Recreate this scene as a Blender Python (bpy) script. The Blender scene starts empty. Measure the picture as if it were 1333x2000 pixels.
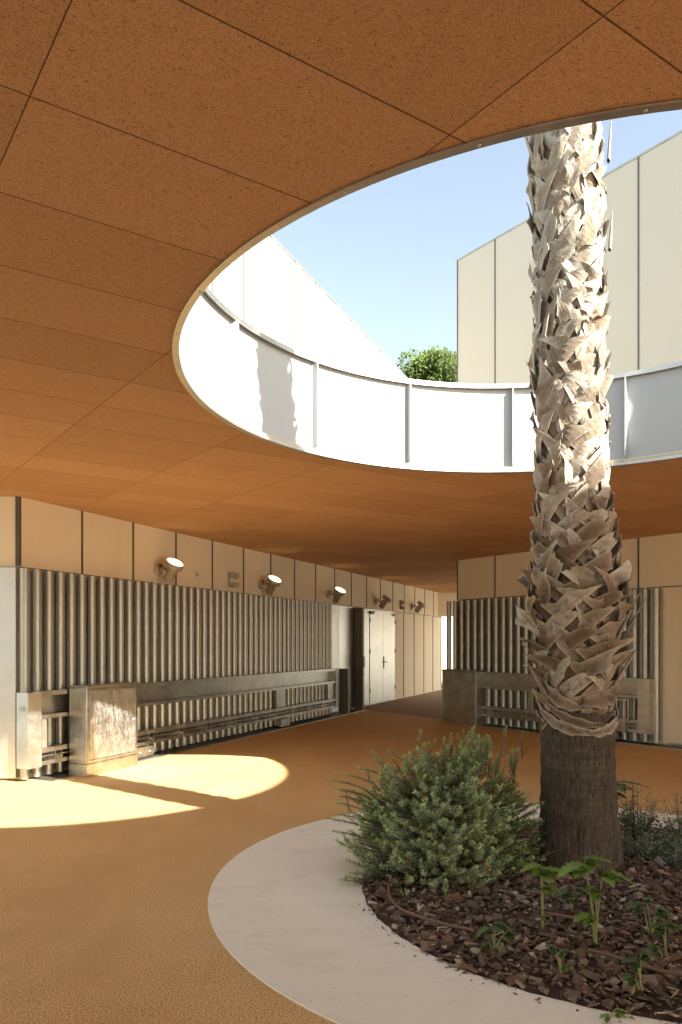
import bpy, math, random
from mathutils import Vector, Matrix
import numpy as np
random.seed(7); RNG = np.random.default_rng(7)
PI = math.pi
S = bpy.context.scene
C = S.collection

# ------------------------------------------------------------------ camera, sky, sun, exposure
cam_d = bpy.data.cameras.new('camera'); cam = bpy.data.objects.new('camera', cam_d); C.objects.link(cam)
S.camera = cam
cam.location = (0, 0, 1.5); cam.rotation_euler = (PI/2, 0, 0)
cam_d.sensor_fit = 'VERTICAL'; cam_d.sensor_height = 36; cam_d.sensor_width = 24
cam_d.lens = 1430/2000*36; cam_d.shift_y = 0.128; cam_d.clip_start = .05; cam_d.clip_end = 2000
SUN = Vector((.755*math.cos(math.radians(34)), -.656*math.cos(math.radians(34)), math.sin(math.radians(34))))
W = bpy.data.worlds.new('World'); S.world = W; W.use_nodes = True
nt = W.node_tree; nt.nodes.clear()
sky = nt.nodes.new('ShaderNodeTexSky'); sky.sky_type = 'NISHITA'; sky.sun_disc = False
sky.sun_elevation = math.radians(34); sky.sun_rotation = math.atan2(SUN.x, SUN.y)
sky.air_density = 1.0; sky.dust_density = 1.2; sky.ozone_density = 1.0
bgn = nt.nodes.new('ShaderNodeBackground'); bgn.inputs[1].default_value = .078
out = nt.nodes.new('ShaderNodeOutputWorld')
hs = nt.nodes.new('ShaderNodeHueSaturation'); hs.inputs['Saturation'].default_value = .80
tn = nt.nodes.new('ShaderNodeMix'); tn.data_type = 'RGBA'; tn.blend_type = 'MULTIPLY'; tn.inputs[0].default_value = 1; tn.inputs[7].default_value = (1.06, 1.0, .88, 1)
nt.links.new(sky.outputs[0], hs.inputs['Color']); nt.links.new(hs.outputs[0], tn.inputs[6]); nt.links.new(tn.outputs[2], bgn.inputs[0]); nt.links.new(bgn.outputs[0], out.inputs[0])
sl = bpy.data.lights.new('sun', 'SUN'); sl.energy = 3.9; sl.angle = math.radians(.6); sl.color = (1, .96, .86)
so = bpy.data.objects.new('sun', sl); C.objects.link(so); so.rotation_euler = SUN.to_track_quat('Z', 'Y').to_euler()
S.view_settings.view_transform = 'Standard'; S.view_settings.look = 'None'
S.view_settings.gamma = 1; S.view_settings.exposure = 2.4
S.render.engine = 'CYCLES'
S.cycles.max_bounces = 12; S.cycles.diffuse_bounces = 8; S.cycles.glossy_bounces = 5

# ------------------------------------------------------------------ helpers
class MB:
    def __init__(s): s.v = []; s.f = []; s.sm = []; s.col = None
    def add(s, vs, fs, smooth=False):
        n = len(s.v); s.v += [tuple(p) for p in vs]
        s.f += [tuple(i+n for i in f) for f in fs]; s.sm += [smooth]*len(fs)
    def box(s, x0, x1, y0, y1, z0, z1, bev=0):
        if x1 < x0: x0, x1 = x1, x0
        if y1 < y0: y0, y1 = y1, y0
        if z1 < z0: z0, z1 = z1, z0
        if bev <= 0:
            vs = [(x, y, z) for z in (z0, z1) for y in (y0, y1) for x in (x0, x1)]
            s.add(vs, [(0,2,3,1),(4,5,7,6),(0,1,5,4),(2,6,7,3),(0,4,6,2),(1,3,7,5)])
        else:
            b = bev; vs = []; idx = {}
            X = (x0, x1); Y = (y0, y1); Z = (z0, z1); sg = (1, -1)
            for i in (0,1):
                for j in (0,1):
                    for k in (0,1):
                        for ax in range(3):
                            p = [X[i]+sg[i]*b, Y[j]+sg[j]*b, Z[k]+sg[k]*b]
                            p[ax] = (X, Y, Z)[ax][(i, j, k)[ax]]
                            idx[(i,j,k,ax)] = len(vs); vs.append(p)
            F = []
            for ax in range(3):
                a, c = [q for q in range(3) if q != ax]
                for d in (0, 1):
                    l = []
                    for (m, n) in ((0,0),(1,0),(1,1),(0,1)):
                        t = [0,0,0]; t[ax] = d; t[a] = m; t[c] = n; l.append(idx[(*t, ax)])
                    F.append(tuple(l))
            for ax in range(3):
                a, c = [q for q in range(3) if q != ax]
                for m in (0,1):
                    for n in (0,1):
                        t0 = [0,0,0]; t0[a] = m; t0[c] = n; t1 = list(t0); t1[ax] = 1
                        F.append((idx[(*t0, a)], idx[(*t0, c)], idx[(*t1, c)], idx[(*t1, a)]))
            for i in (0,1):
                for j in (0,1):
                    for k in (0,1): F.append((idx[(i,j,k,0)], idx[(i,j,k,1)], idx[(i,j,k,2)]))
            s.add(vs, F)
    def tube(s, pts, rs, n=12, caps=True, smooth=True):
        pts = [Vector(p) for p in pts]
        if not hasattr(rs, '__len__'): rs = [rs]*len(pts)
        rings = []; ref = None
        for i, p in enumerate(pts):
            d = (pts[min(i+1, len(pts)-1)] - pts[max(i-1, 0)]).normalized()
            if ref is None: ref = Vector((0,0,1)) if abs(d.z) < .9 else Vector((1,0,0))
            a = d.cross(ref).normalized(); b = d.cross(a).normalized(); ref = -b if False else ref
            rings.append([p + (a*math.cos(2*PI*k/n) + b*math.sin(2*PI*k/n))*rs[i] for k in range(n)])
        vs = [q for r in rings for q in r]; F = []
        for i in range(len(pts)-1):
            for k in range(n):
                F.append((i*n+k, i*n+(k+1)%n, (i+1)*n+(k+1)%n, (i+1)*n+k))
        s.add(vs, F, smooth)
        if caps:
            s.add(rings[0], [tuple(range(n))]); s.add(rings[-1], [tuple(range(n))[::-1]])
    def lathe(s, prof, axis_o, axis_d, n=28, smooth=True):
        d = Vector(axis_d).normalized(); o = Vector(axis_o)
        ref = Vector((0,0,1)) if abs(d.z) < .9 else Vector((1,0,0))
        a = d.cross(ref).normalized(); b = d.cross(a).normalized()
        vs = []; F = []
        for (r, h) in prof:
            for k in range(n): vs.append(o + d*h + (a*math.cos(2*PI*k/n)+b*math.sin(2*PI*k/n))*r)
        for i in range(len(prof)-1):
            for k in range(n): F.append((i*n+k, i*n+(k+1)%n, (i+1)*n+(k+1)%n, (i+1)*n+k))
        s.add(vs, F, smooth)
    def prism(s, poly, z0, z1):
        n = len(poly)
        s.add([(x,y,z0) for x,y in poly]+[(x,y,z1) for x,y in poly],
              [tuple(range(n))[::-1], tuple(range(n,2*n))]+[(i,(i+1)%n,n+(i+1)%n,n+i) for i in range(n)])
    def build(s, name, mat, parent=None, attr=None):
        me = bpy.data.meshes.new(name); me.from_pydata(s.v, [], s.f)
        me.polygons.foreach_set('use_smooth', s.sm)
        if s.col is not None:
            a = me.color_attributes.new('tone', 'FLOAT_COLOR', 'POINT')
            a.data.foreach_set('color', np.asarray(s.col, dtype=np.float32).ravel())
        me.update()
        for m in (mat if isinstance(mat, (list, tuple)) else [mat]): me.materials.append(m)
        o = bpy.data.objects.new(name, me); C.objects.link(o)
        if parent: o.parent = parent
        return o
def fix_normals(o):
    import bmesh
    bm = bmesh.new(); bm.from_mesh(o.data); bmesh.ops.recalc_face_normals(bm, faces=bm.faces); bm.to_mesh(o.data); bm.free(); return o
def thing(name, label, cat, loc=(0,0,0), rz=0, group=None):
    o = bpy.data.objects.new(name, None); C.objects.link(o); o.empty_display_size = .1
    o.location = loc; o.rotation_euler = (0,0,rz); return tag(o, label, cat, group)
def tag(o, label, cat, group=None, kind=None):
    o['label'] = label; o['category'] = cat
    if group: o['group'] = group
    if kind: o['kind'] = kind
    return o
def struct(o): o['kind'] = 'structure'; return o
def copy_tree(o, parent=None):
    c = o.copy(); C.objects.link(c); c.parent = parent
    for ch in o.children: copy_tree(ch, c)
    return c

# ------------------------------------------------------------------ materials
class NT:
    def __init__(s, name):
        s.m = bpy.data.materials.new(name); s.m.use_nodes = True; s.t = s.m.node_tree
        s.b = s.t.nodes['Principled BSDF']; s.tc = s.t.nodes.new('ShaderNodeTexCoord')
        s.co = s.tc.outputs['Object']
    def n(s, typ, ins=None, **kw):
        x = s.t.nodes.new(typ)
        for k, v in kw.items(): setattr(x, k, v)
        for k, v in (ins or {}).items():
            if hasattr(v, 'is_output') or isinstance(v, bpy.types.NodeSocket): s.t.links.new(v, x.inputs[k])
            else: x.inputs[k].default_value = v
        return x
    def noise(s, scale, det=4, rough=.55, dist=0, co=None):
        return s.n('ShaderNodeTexNoise', {'Vector': co or s.co, 'Scale': scale, 'Detail': det, 'Roughness': rough, 'Distortion': dist}).outputs['Fac']
    def mapping(s, scale=(1,1,1), rot=(0,0,0), co=None):
        return s.n('ShaderNodeMapping', {'Vector': co or s.co, 'Scale': scale, 'Rotation': rot}).outputs[0]
    def ramp(s, fac, stops):
        r = s.n('ShaderNodeValToRGB', {'Fac': fac}); e = r.color_ramp.elements
        while len(e) < len(stops): e.new(.5)
        for q, (p, c) in zip(e, stops): q.position = p; q.color = (*c, 1) if len(c) == 3 else c
        return r.outputs[0]
    def mix(s, fac, a, b, mode='MIX'):
        x = s.n('ShaderNodeMix', data_type='RGBA', blend_type=mode)
        for sock, v in ((x.inputs[0], fac), (x.inputs[6], a), (x.inputs[7], b)):
            if isinstance(v, bpy.types.NodeSocket): s.t.links.new(v, sock)
            elif isinstance(v, tuple) and len(v) == 3: sock.default_value = (*v, 1)
            else: sock.default_value = v
        return x.outputs[2]
    def math(s, op, a, b=0.0, clamp=False):
        x = s.n('ShaderNodeMath', operation=op, use_clamp=clamp)
        for i, v in enumerate((a, b)):
            if isinstance(v, bpy.types.NodeSocket): s.t.links.new(v, x.inputs[i])
            else: x.inputs[i].default_value = v
        return x.outputs[0]
    def bump(s, h, strength=.3, dist=.01):
        b = s.n('ShaderNodeBump', {'Height': h, 'Strength': strength, 'Distance': dist}); s.set('Normal', b.outputs[0])
    def set(s, k, v):
        if isinstance(v, bpy.types.NodeSocket): s.t.links.new(v, s.b.inputs[k])
        elif isinstance(v, tuple) and len(v) == 3: s.b.inputs[k].default_value = (*v, 1)
        else: s.b.inputs[k].default_value = v

def mat_floor():
    k = NT('ochre_rubber_floor')
    spk = k.noise(150, 2, .6); big = k.noise(.7, 5, .6); mid = k.noise(6, 4, .6)
    v = k.n('ShaderNodeTexVoronoi', {'Vector': k.co, 'Scale': 110}).outputs['Distance']
    base = k.ramp(big, [(.3, (.64, .43, .19)), (.7, (.73, .52, .245))])
    base = k.mix(k.math('MULTIPLY', mid, .25), base, (.44, .24, .10))
    sp = k.ramp(spk, [(.39, (.20, .18, .16)), (.46, (.98, .98, .98)), (.56, (1.05, 1.05, 1.03)), (.64, (1.6, 1.55, 1.4))])
    c = k.mix(1.0, base, sp, 'MULTIPLY')
    # faint scuffs and tyre marks
    sc = k.noise(2.2, 6, .75, .8, k.mapping((1, .35, 1), (0, 0, .5)))
    c = k.mix(k.ramp(sc, [(.58, (0,0,0)), (.72, (.22,.22,.22))]), c, (.30, .18, .09))
    st = k.noise(.45, 7, .75, .7); c = k.mix(k.ramp(st, [(.42, (.30,.30,.30)), (.52, (0,0,0))]), c, (.46,.29,.13))
    lt = k.noise(1.3, 7, .8, .4); c = k.mix(k.ramp(lt, [(.56, (0,0,0)), (.72, (.35,.35,.35))]), c, (.80,.60,.36))
    k.set('Base Color', c); k.set('Roughness', .82); k.set('Specular IOR Level', .3)
    k.bump(k.math('ADD', spk, v), .30, .004); return k.m
def mat_concrete(name, a, b, rough=.75, stain=(.42,.36,.29)):
    k = NT(name)
    c = k.mix(k.noise(1.6, 6, .65), a, b)
    st = k.noise(2.4, 6, .7, .6, k.mapping((1, 2.5, 1)))
    c = k.mix(k.ramp(st, [(.52, (0,0,0)), (.78, (.55,.55,.55))]), c, stain)
    pit = k.noise(70, 2, .5)
    c = k.mix(k.ramp(pit, [(.24, (.6,.6,.6)), (.31, (0,0,0))]), c, (.25,.2,.16))
    k.set('Base Color', c); k.set('Roughness', rough); k.bump(k.noise(60, 5, .6), .18, .004); return k.m
def mat_plaster(name, a, b, scale=1.2):
    k = NT(name)
    c = k.mix(k.noise(scale, 4, .6), a, b)
    st = k.noise(3, 5, .7, .3, k.mapping((1, 1, .18)))
    c = k.mix(k.ramp(st, [(.55, (0,0,0)), (.8, (.25,.25,.25))]), c, (.46,.40,.32))
    k.set('Base Color', c); k.set('Roughness', .7); k.bump(k.noise(220, 3, .6), .12, .002); return k.m
def mat_galv(name, base=(.60,.585,.54), rough=.36, spangle=14, dark=.72, streak=0, metallic=1.0):
    k = NT(name)
    v = k.n('ShaderNodeTexVoronoi', {'Vector': k.mapping((1,1,1)), 'Scale': spangle*4}).outputs['Color']
    n1 = k.noise(spangle*.35, 6, .7, .5)
    n2 = k.noise(3.5, 6, .72, 1.0, k.mapping((1,1,.3)))
    d = tuple(x*dark for x in base)
    c = k.mix(k.ramp(n1, [(.35, (0,0,0)), (.65, (1,1,1))]), d, base)
    c = k.mix(k.ramp(n2, [(.56, (0,0,0)), (.74, (.3,.3,.3))]), c, (.36,.32,.25))
    bw = k.n('ShaderNodeRGBToBW', {'Color': v}).outputs[0]
    r = k.math('ADD', k.math('MULTIPLY', n1, .28), k.math('ADD', k.math('MULTIPLY', bw, .10), rough-.2))
    if streak:
        w = k.noise(13, 8, .8, .9, k.mapping((1.7, 1, .5), (0, .6, 0)))
        c = k.mix(k.ramp(w, [(.42, (0,0,0)), (.66, (streak,)*3)]), c, (.80,.80,.77))
        r = k.math('ADD', r, k.math('MULTIPLY', k.ramp(w, [(.44,(0,0,0)),(.58,(1,1,1))]), .12))
    k.set('Base Color', c); k.set('Metallic', metallic); k.set('Roughness', r)
    k.bump(k.math('ADD', k.noise(3, 3, .5), k.math('MULTIPLY', n1, .2)), .12, .01); return k.m
def mat_plain(name, col, rough=.6, metallic=0.0, var=.12):
    k = NT(name)
    c = k.mix(k.noise(9, 5, .6), tuple(x*(1-var) for x in col), tuple(min(1, x*(1+var)) for x in col))
    k.set('Base Color', c); k.set('Roughness', rough); k.set('Metallic', metallic); return k.m
def mat_soffit():
    k = NT('wood_wool_soffit')
    f1 = k.noise(62, 3, .6, 3.2); f2 = k.noise(120, 3, .6, 5.0); f3 = k.noise(28, 4, .6, 1.5)
    base = k.mix(k.noise(.5, 3, .5), (.64, .375, .195), (.70, .42, .225))
    fib = k.ramp(f2, [(.36, (.45,.42,.40)), (.47, (.95,.95,.95)), (.56, (1.05,1.05,1.05)), (.66, (1.35,1.3,1.25))])
    c = k.mix(1, base, fib, 'MULTIPLY')
    c = k.mix(k.ramp(f1, [(.36, (.75,.75,.75)), (.44, (0,0,0))]), c, (.17, .075, .032))
    # panel joints: two skewed line families
    sep = k.n('ShaderNodeSeparateXYZ', {'Vector': k.co}); X, Y = sep.outputs[0], sep.outputs[1]
    def fam(nx, ny, off, sp, w):
        d = k.math('ADD', k.math('MULTIPLY', X, nx), k.math('MULTIPLY', Y, ny))
        d = k.math('DIVIDE', k.math('SUBTRACT', d, off), sp)
        fr = k.math('ABSOLUTE', k.math('SUBTRACT', k.math('FRACT', k.math('ADD', d, 100.5)), .5))
        return k.math('LESS_THAN', fr, w/sp)
    j = k.math('MAXIMUM', fam(-.545, .839, 1.748, .5455, .0030), fam(.8, .6, .557, 1.1, .0024))
    def cell(nx, ny, off, sp):
        d = k.math('ADD', k.math('MULTIPLY', X, nx), k.math('MULTIPLY', Y, ny)); return k.math('FLOOR', k.math('DIVIDE', k.math('SUBTRACT', d, off), sp))
    cv = k.n('ShaderNodeCombineXYZ', {0: cell(-.545, .839, 1.748, .5455), 1: cell(.8, .6, .557, 1.1)})
    wn = k.n('ShaderNodeTexWhiteNoise', {'Vector': cv.outputs[0]}).outputs['Value']
    c = k.mix(1, c, k.ramp(wn, [(0, (.90,.89,.87)), (1, (1.08,1.08,1.08))]), 'MULTIPLY')
    c = k.mix(k.ramp(k.noise(1.1, 5, .7, .5), [(.6,(0,0,0)),(.8,(.25,.25,.25))]), c, (.36,.20,.10))
    c = k.mix(k.math('MULTIPLY', j, .8), c, (.055, .022, .012))
    k.set('Base Color', c); k.set('Roughness', .9); k.set('Specular IOR Level', .15)
    k.bump(k.math('SUBTRACT', k.math('ADD', f2, f1), k.math('MULTIPLY', j, 2)), .5, .008); return k.m
def mat_mulch():
    k = NT('bark_mulch')
    oi = k.n('ShaderNodeObjectInfo'); a = k.n('ShaderNodeAttribute', attribute_name='tone')
    c = k.mix(k.noise(35, 5, .7, 0, k.mapping((1,1,1))), (.4,.4,.4), (1.2,1.15,1.1))
    k.set('Base Color', k.mix(1, a.outputs['Color'], c, 'MULTIPLY')); k.set('Roughness', .85); k.bump(k.noise(90, 4, .7), .5, .004); return k.m
def mat_leaf(name, rough=.5, trans=.25):
    k = NT(name); a = k.n('ShaderNodeAttribute', attribute_name='tone')
    k.set('Base Color', a.outputs['Color']); k.set('Roughness', rough); k.set('Specular IOR Level', .35)
    tr = k.n('ShaderNodeBsdfTranslucent', {'Color': k.mix(1, a.outputs['Color'], (1.3,1.5,.6), 'MULTIPLY')})
    mx = k.n('ShaderNodeMixShader', {0: trans, 1: k.b.outputs[0], 2: tr.outputs[0]})
    k.t.links.new(mx.outputs[0], k.t.nodes['Material Output'].inputs[0]); return k.m
def mat_boot():
    k = NT('palm_leaf_base'); a = k.n('ShaderNodeAttribute', attribute_name='tone')
    sp = k.n('ShaderNodeSeparateColor', {'Color': a.outputs['Color']})
    rnd, edge, hgt = sp.outputs[0], sp.outputs[1], sp.outputs[2]
    low = k.ramp(rnd, [(0, (.10,.062,.036)), (.3, (.21,.15,.095)), (.6, (.30,.255,.19)), (1, (.45,.41,.335))])
    high = k.ramp(rnd, [(0, (.19,.155,.11)), (.3, (.27,.24,.19)), (.65, (.33,.305,.255)), (1, (.41,.385,.325))])
    c = k.mix(hgt, low, high)
    n1 = k.noise(14, 5, .7, .6); n2 = k.noise(80, 4, .65)
    blot = k.math('MULTIPLY', k.ramp(n1, [(.40, (0,0,0)), (.60, (1,1,1))]), k.math('SUBTRACT', 1.0, edge, True))
    c = k.mix(k.math('MULTIPLY', blot, .9), c, k.mix(hgt, (.07,.038,.021), (.25,.165,.09)))
    c = k.mix(k.math('MULTIPLY', k.math('POWER', edge, 5.0), .55), c, k.mix(hgt, (.50,.44,.35), (.46,.42,.35)))
    c = k.mix(1, c, k.ramp(n2, [(.3, (.78,.78,.78)), (.65, (1.1,1.1,1.1))]), 'MULTIPLY')
    k.set('Base Color', c); k.set('Roughness', .72)
    k.bump(k.noise(45, 6, .7, .4), .5, .006); return k.m
def mat_trunk():
    k = NT('palm_bark')
    rings = k.noise(5, 5, .6, .3, k.mapping((.25,.25,9))); crack = k.noise(20, 5, .75, .4, k.mapping((3.4,3.4,.45)))
    c = k.ramp(crack, [(.36, (.016,.012,.008)), (.46, (.07,.056,.04)), (.60, (.125,.10,.076)), (.75,(.20,.165,.13))])
    c = k.mix(k.ramp(rings, [(.45, (0,0,0)), (.62, (.5,.5,.5))]), c, (.06,.045,.032))
    k.set('Base Color', c); k.set('Roughness', .9); k.bump(k.math('ADD', crack, k.math('MULTIPLY', rings, .9)), 1.0, .02); return k.m

M = dict(
    floor=mat_floor(),
    ring=mat_concrete('pale_concrete', (.80,.79,.67), (.86,.85,.74), .75, (.60,.56,.46)),
    outer=mat_concrete('pale_paving', (.25,.23,.20), (.30,.27,.23)),
    slab=mat_concrete('dark_paving', (.26,.18,.115), (.31,.22,.145), .85, (.18,.13,.09)),
    plaster=mat_plaster('cream_lightened_for_shade', (.80,.71,.52), (.84,.75,.56)),  # lightened copy of the wall colour, brightens walls shaded by the canopy
    white=mat_plaster('cream_darkened_for_daylight', (.42,.40,.35), (.45,.425,.37)),  # darkened copy of the same wall colour, for walls in full daylight
    parapet=mat_plain('white_painted_steel', (.40,.41,.41), .5, 0, .03),
    galv=mat_galv('galvanised_steel'),
    galv_dark=mat_galv('weathered_galvanised_steel', (.55,.54,.49), .42, 9, .6),
    galv_tube=mat_galv('galvanised_tube', (.48,.48,.44), .46, 3, .88),
    galv_sheet=mat_galv('galvanised_backing_sheet', (.50,.50,.47), .55, 3, .85),
    galv_light=mat_galv('bright_galvanised_sheet', (.70,.69,.64), .48, 10, .86),
    galv_streak=mat_galv('streaked_galvanised_steel', (.64,.635,.60), .42, 10, .7, .7),
    galv_trim=mat_galv('galvanised_trim', (.62,.61,.57), .45, 8, .85),
    strip=mat_plain('joint_strip_steel', (.10,.09,.07), .6, .1, .25), groove_shade=mat_plain('painted_groove_shade', (.05,.046,.036), .8),
    dark=mat_plain('dark_painted_steel', (.10,.093,.075), .5, .3, .25),
    soffit=mat_soffit(),
    lampbody=mat_plain('beige_lamp_paint', (.42,.36,.29), .45, .35),
    grey=mat_plain('grey_plastic', (.36,.33,.28), .5),
    white_plastic=mat_plain('white_plastic', (.70,.68,.62), .5, 0, .03),
    cable=mat_plain('black_cable', (.02,.02,.02), .6),
    soil=mat_plain('dark_soil', (.06,.038,.026), .95, 0, .5),
    mulch=mat_mulch(), leaf=mat_leaf('leaf'), boot=mat_boot(), bark=mat_trunk(),
    fibre=mat_plain('palm_fibre', (.23,.165,.10), .9, 0, .5),
    hose=mat_plain('brown_hose', (.16,.085,.055), .5),
    twig=mat_plain('woody_stem', (.11,.095,.055), .9, 0, .3),
    roof=mat_plain('roof_gravel', (.42,.40,.36), .9),
)
def mat_emit(name, col, st):
    k = NT(name); k.set('Emission Color', col); k.set('Emission Strength', st); k.set('Base Color', (.8,.8,.8)); return k.m
M['lamp'] = mat_emit('lit_lamp_glass', (1, .78, .45), .8)

# ------------------------------------------------------------------ layout frames
UW = Vector((.3993, .9168, 0)); NW = Vector((.9168, -.3993, 0)); OW = Vector((-3.52, 8.0, 0)); RW = math.atan2(.9168, .3993)
UR = Vector((.6, -.8, 0)); NR = Vector((-.8, -.6, 0)); OR = Vector((2.25, 14.2, 0)); RR = math.atan2(-.8, .6)
ZC, ZB = 3.1, 2.33
HC = Vector((1.40, 4.49)); HR = 2.37          # opening
def px(x, y, z=0.0):                          # ground point seen at photo pixel (layout helper)
    Y = (1.5-z)*1430/(y-1256); return Vector(((x-666.5)*Y/1430, Y, z))

# ------------------------------------------------------------------ ground
g = MB(); g.add([(-400,-400,-.004),(400,-400,-.004),(400,400,-.004),(-400,400,-.004)], [(0,1,2,3)])
struct(g.build('ground', M['outer']))
g = MB(); g.add([(-1.5,16,-.001),(9,3,-.001),(15,8,-.001),(3,29,-.001)], [(0,1,2,3)])
struct(g.build('passage_paving', M['slab']))
g = MB(); g.add([(-5.5,-10.9,0),(11.4,-10.9,0),(11.4,1.2,0),(2.0,14.4,0),(.42,16.6,0),(-.2,17.4,0),(-5.5,17.4,0)], [(0,1,2,3,4,5,6)])
struct(g.build('rubber_floor', M['floor']))
# pale concrete ring: outer circle and an inner circle off centre
OC, ORr, IC, IR = Vector((1.47,4.60)), 2.27, Vector((1.76,4.45)), 1.63
g = MB(); n = 192; vs = []; F = []
for k in range(n):
    t = 2*PI*k/n; d = Vector((math.cos(t), math.sin(t)))
    po = OC + d*ORr; e = (OC-IC); bq = e.dot(d); tt = -bq + math.sqrt(max(0, bq*bq - e.dot(e) + IR*IR)); pi_ = OC + d*tt
    j = .004*math.sin(t*37)+.003*math.sin(t*91+1)
    pi_ = pi_ + d*j
    vs += [(po.x,po.y,.0), (po.x,po.y,.008), (pi_.x,pi_.y,.008), (pi_.x,pi_.y,-.06)]
for k in range(n):
    a = 4*k; b = 4*((k+1)%n)
    F += [(a,b,b+1,a+1),(a+1,b+1,b+2,a+2),(a+2,b+2,b+3,a+3)]
g.add(vs, F); struct(g.build('planter_kerb_path', M['ring']))
def mz(x, y):
    r = math.hypot(x-IC.x, y-IC.y)/IR
    return .012 + .055*max(0, 1-r**2) + .012*math.sin(x*7+y*3)*math.sin(y*6-x) * max(0, 1-r)
g = MB(); vs = [(IC.x, IC.y, mz(IC.x,IC.y))]; F = []; nr, na = 26, 96
for i in range(1, nr+1):
    for k in range(na):
        r = (IR+.01)*i/nr; x = IC.x+r*math.cos(2*PI*k/na); y = IC.y+r*math.sin(2*PI*k/na)
        vs.append((x, y, mz(x, y) + random.uniform(-.006,.006)*(i<nr) - (.012 if i==nr else 0)))
for k in range(na): F.append((0, 1+k, 1+(k+1)%na))
for i in range(nr-1):
    for k in range(na):
        a = 1+i*na+k; b = 1+i*na+(k+1)%na; F.append((a, a+na, b+na, b))
g.add(vs, F, True); struct(g.build('planter_soil', M['soil']))

# ------------------------------------------------------------------ canopy roof with the round opening
can = thing('canopy_roof', 'rust orange canopy ceiling of fibre panels with a large round opening to the sky', 'canopy')
def square_pt(c, d, x0, x1, y0, y1):
    ts = []
    if d.x > 1e-9: ts.append((x1-c.x)/d.x)
    if d.x < -1e-9: ts.append((x0-c.x)/d.x)
    if d.y > 1e-9: ts.append((y1-c.y)/d.y)
    if d.y < -1e-9: ts.append((y0-c.y)/d.y)
    t = min(q for q in ts if q > 0); return c + d*t
BX = (-5.6, 11.5, -11, 23.9)
def slab_ring(mb, r, z, flip=False, n=160):
    vs = []; F = []
    angs = [2*PI*k/n for k in range(n)]
    for cx, cy in ((BX[0],BX[2]),(BX[1],BX[2]),(BX[1],BX[3]),(BX[0],BX[3])): angs.append(math.atan2(cy-HC.y, cx-HC.x) % (2*PI))
    angs.sort(); m = len(angs)
    for t in angs:
        d = Vector((math.cos(t), math.sin(t))); p = HC + d*r; q = square_pt(HC, d, *BX)
        vs += [(p.x,p.y,z),(q.x,q.y,z)]
    for k in range(m):
        a = 2*k; b = 2*((k+1)%m); f = (a, a+1, b+1, b); F.append(f[::-1] if flip else f)
    mb.add(vs, F)
g = MB(); slab_ring(g, HR-.012, ZC, True); g.build('soffit', M['soffit'], can)
g = MB(); slab_ring(g, HR+.08, ZC+.42)
g.box(BX[0], BX[1], BX[2]-.02, BX[2], ZC-.001, ZC+.42); g.box(BX[0]-.02, BX[0], BX[2], BX[3], ZC-.001, ZC+.42); g.box(BX[1], BX[1]+.02, BX[2], BX[3], ZC-.001, ZC+.42)
g.build('roof_deck', M['roof'], can)
def ring(prof, mat, name, parent, n=192, smooth=True):
    m = MB(); vs = []; F = []; q = len(prof)
    for k in range(n):
        t = 2*PI*k/n
        for (r, z) in prof: vs.append((HC.x+r*math.cos(t), HC.y+r*math.sin(t), z))
    for k in range(n):
        for i in range(q-1):
            a = k*q+i; b = ((k+1)%n)*q+i; F.append((a, b, b+1, a+1))
    m.add(vs, F, False)
    o = m.build(name, mat, parent)
    for p in o.data.polygons: p.use_smooth = False
    return o
ring([(HR+.004, ZC-.004),(HR+.004, ZC-.010),(HR-.030, ZC-.010),(HR-.034,ZC-.006),(HR-.034, ZC+.018),(HR-.028, ZC+.018),(HR-.028,ZC+.004),(HR+.0,ZC+.004)], M['galv_trim'], 'opening_trim', can)
PR = HR+.030
ring([(HR-.026, ZC+.006),(HR-.012, ZC+.006),(HR-.012, ZC+.045),(HR-.012, ZC+.014),(PR-.001, ZC+.016),(PR-.001,ZC+.062)], M['plaster'], 'shadow_gap', can)
ring([(PR-.001, ZC+.052),(PR-.006,ZC+.052),(PR-.006,ZC+.060),(PR-.001,ZC+.060)], M['galv_trim'], 'base_angle', can)
ring([(PR-.004, ZC+.020),(PR-.004, ZC+.0515)], M['groove_shade'], 'groove_shade', can)  # dark strip painting in the shade of the groove at the parapet foot
ring([(PR, ZC+.05),(PR, 3.905),(PR+.05, 3.905),(PR+.05, ZC+.43)], M['parapet'], 'parapet_wall', can)
ring([(PR-.040, 3.885),(PR-.040, 3.925),(PR-.035, 3.925),(PR-.035,3.912),(PR+.04, 3.912),(PR+.04, 3.906),(PR-.035,3.906),(PR-.035,3.885),(PR-.040,3.885)], M['galv_trim'], 'top_rail', can)
for i in range(15):
    t = math.radians(85.0 + 24*i)
    m = MB(); m.box(-.005, .005, -.058, -.003, ZC+.062, 3.884); m.box(-.016,.016,-.009,-.0035, ZC+.062, 3.884)
    o = m.build('stiffener_fin', M['parapet'], can); o.location = (HC.x+PR*math.cos(t), HC.y+PR*math.sin(t), 0); o.rotation_euler = (0,0,t-PI/2)
# screws on the trim
for i in range(30):
    t = math.radians(6+12*i)
    m = MB(); m.lathe([(.006,0),(.006,.003),(0,.0035)], (0,0,0), (0,0,-1), 8)
    o = m.build('screw', M['galv_trim'], can); o.location = (HC.x+(HR-.014)*math.cos(t), HC.y+(HR-.014)*math.sin(t), ZC-.0102)
# end header over the passage
g = MB(); g.box(2.6, 7.5, 23.1, 23.3, ZB+.02, ZC-.002); g.build('header_panel', M['plaster'], can)

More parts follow.
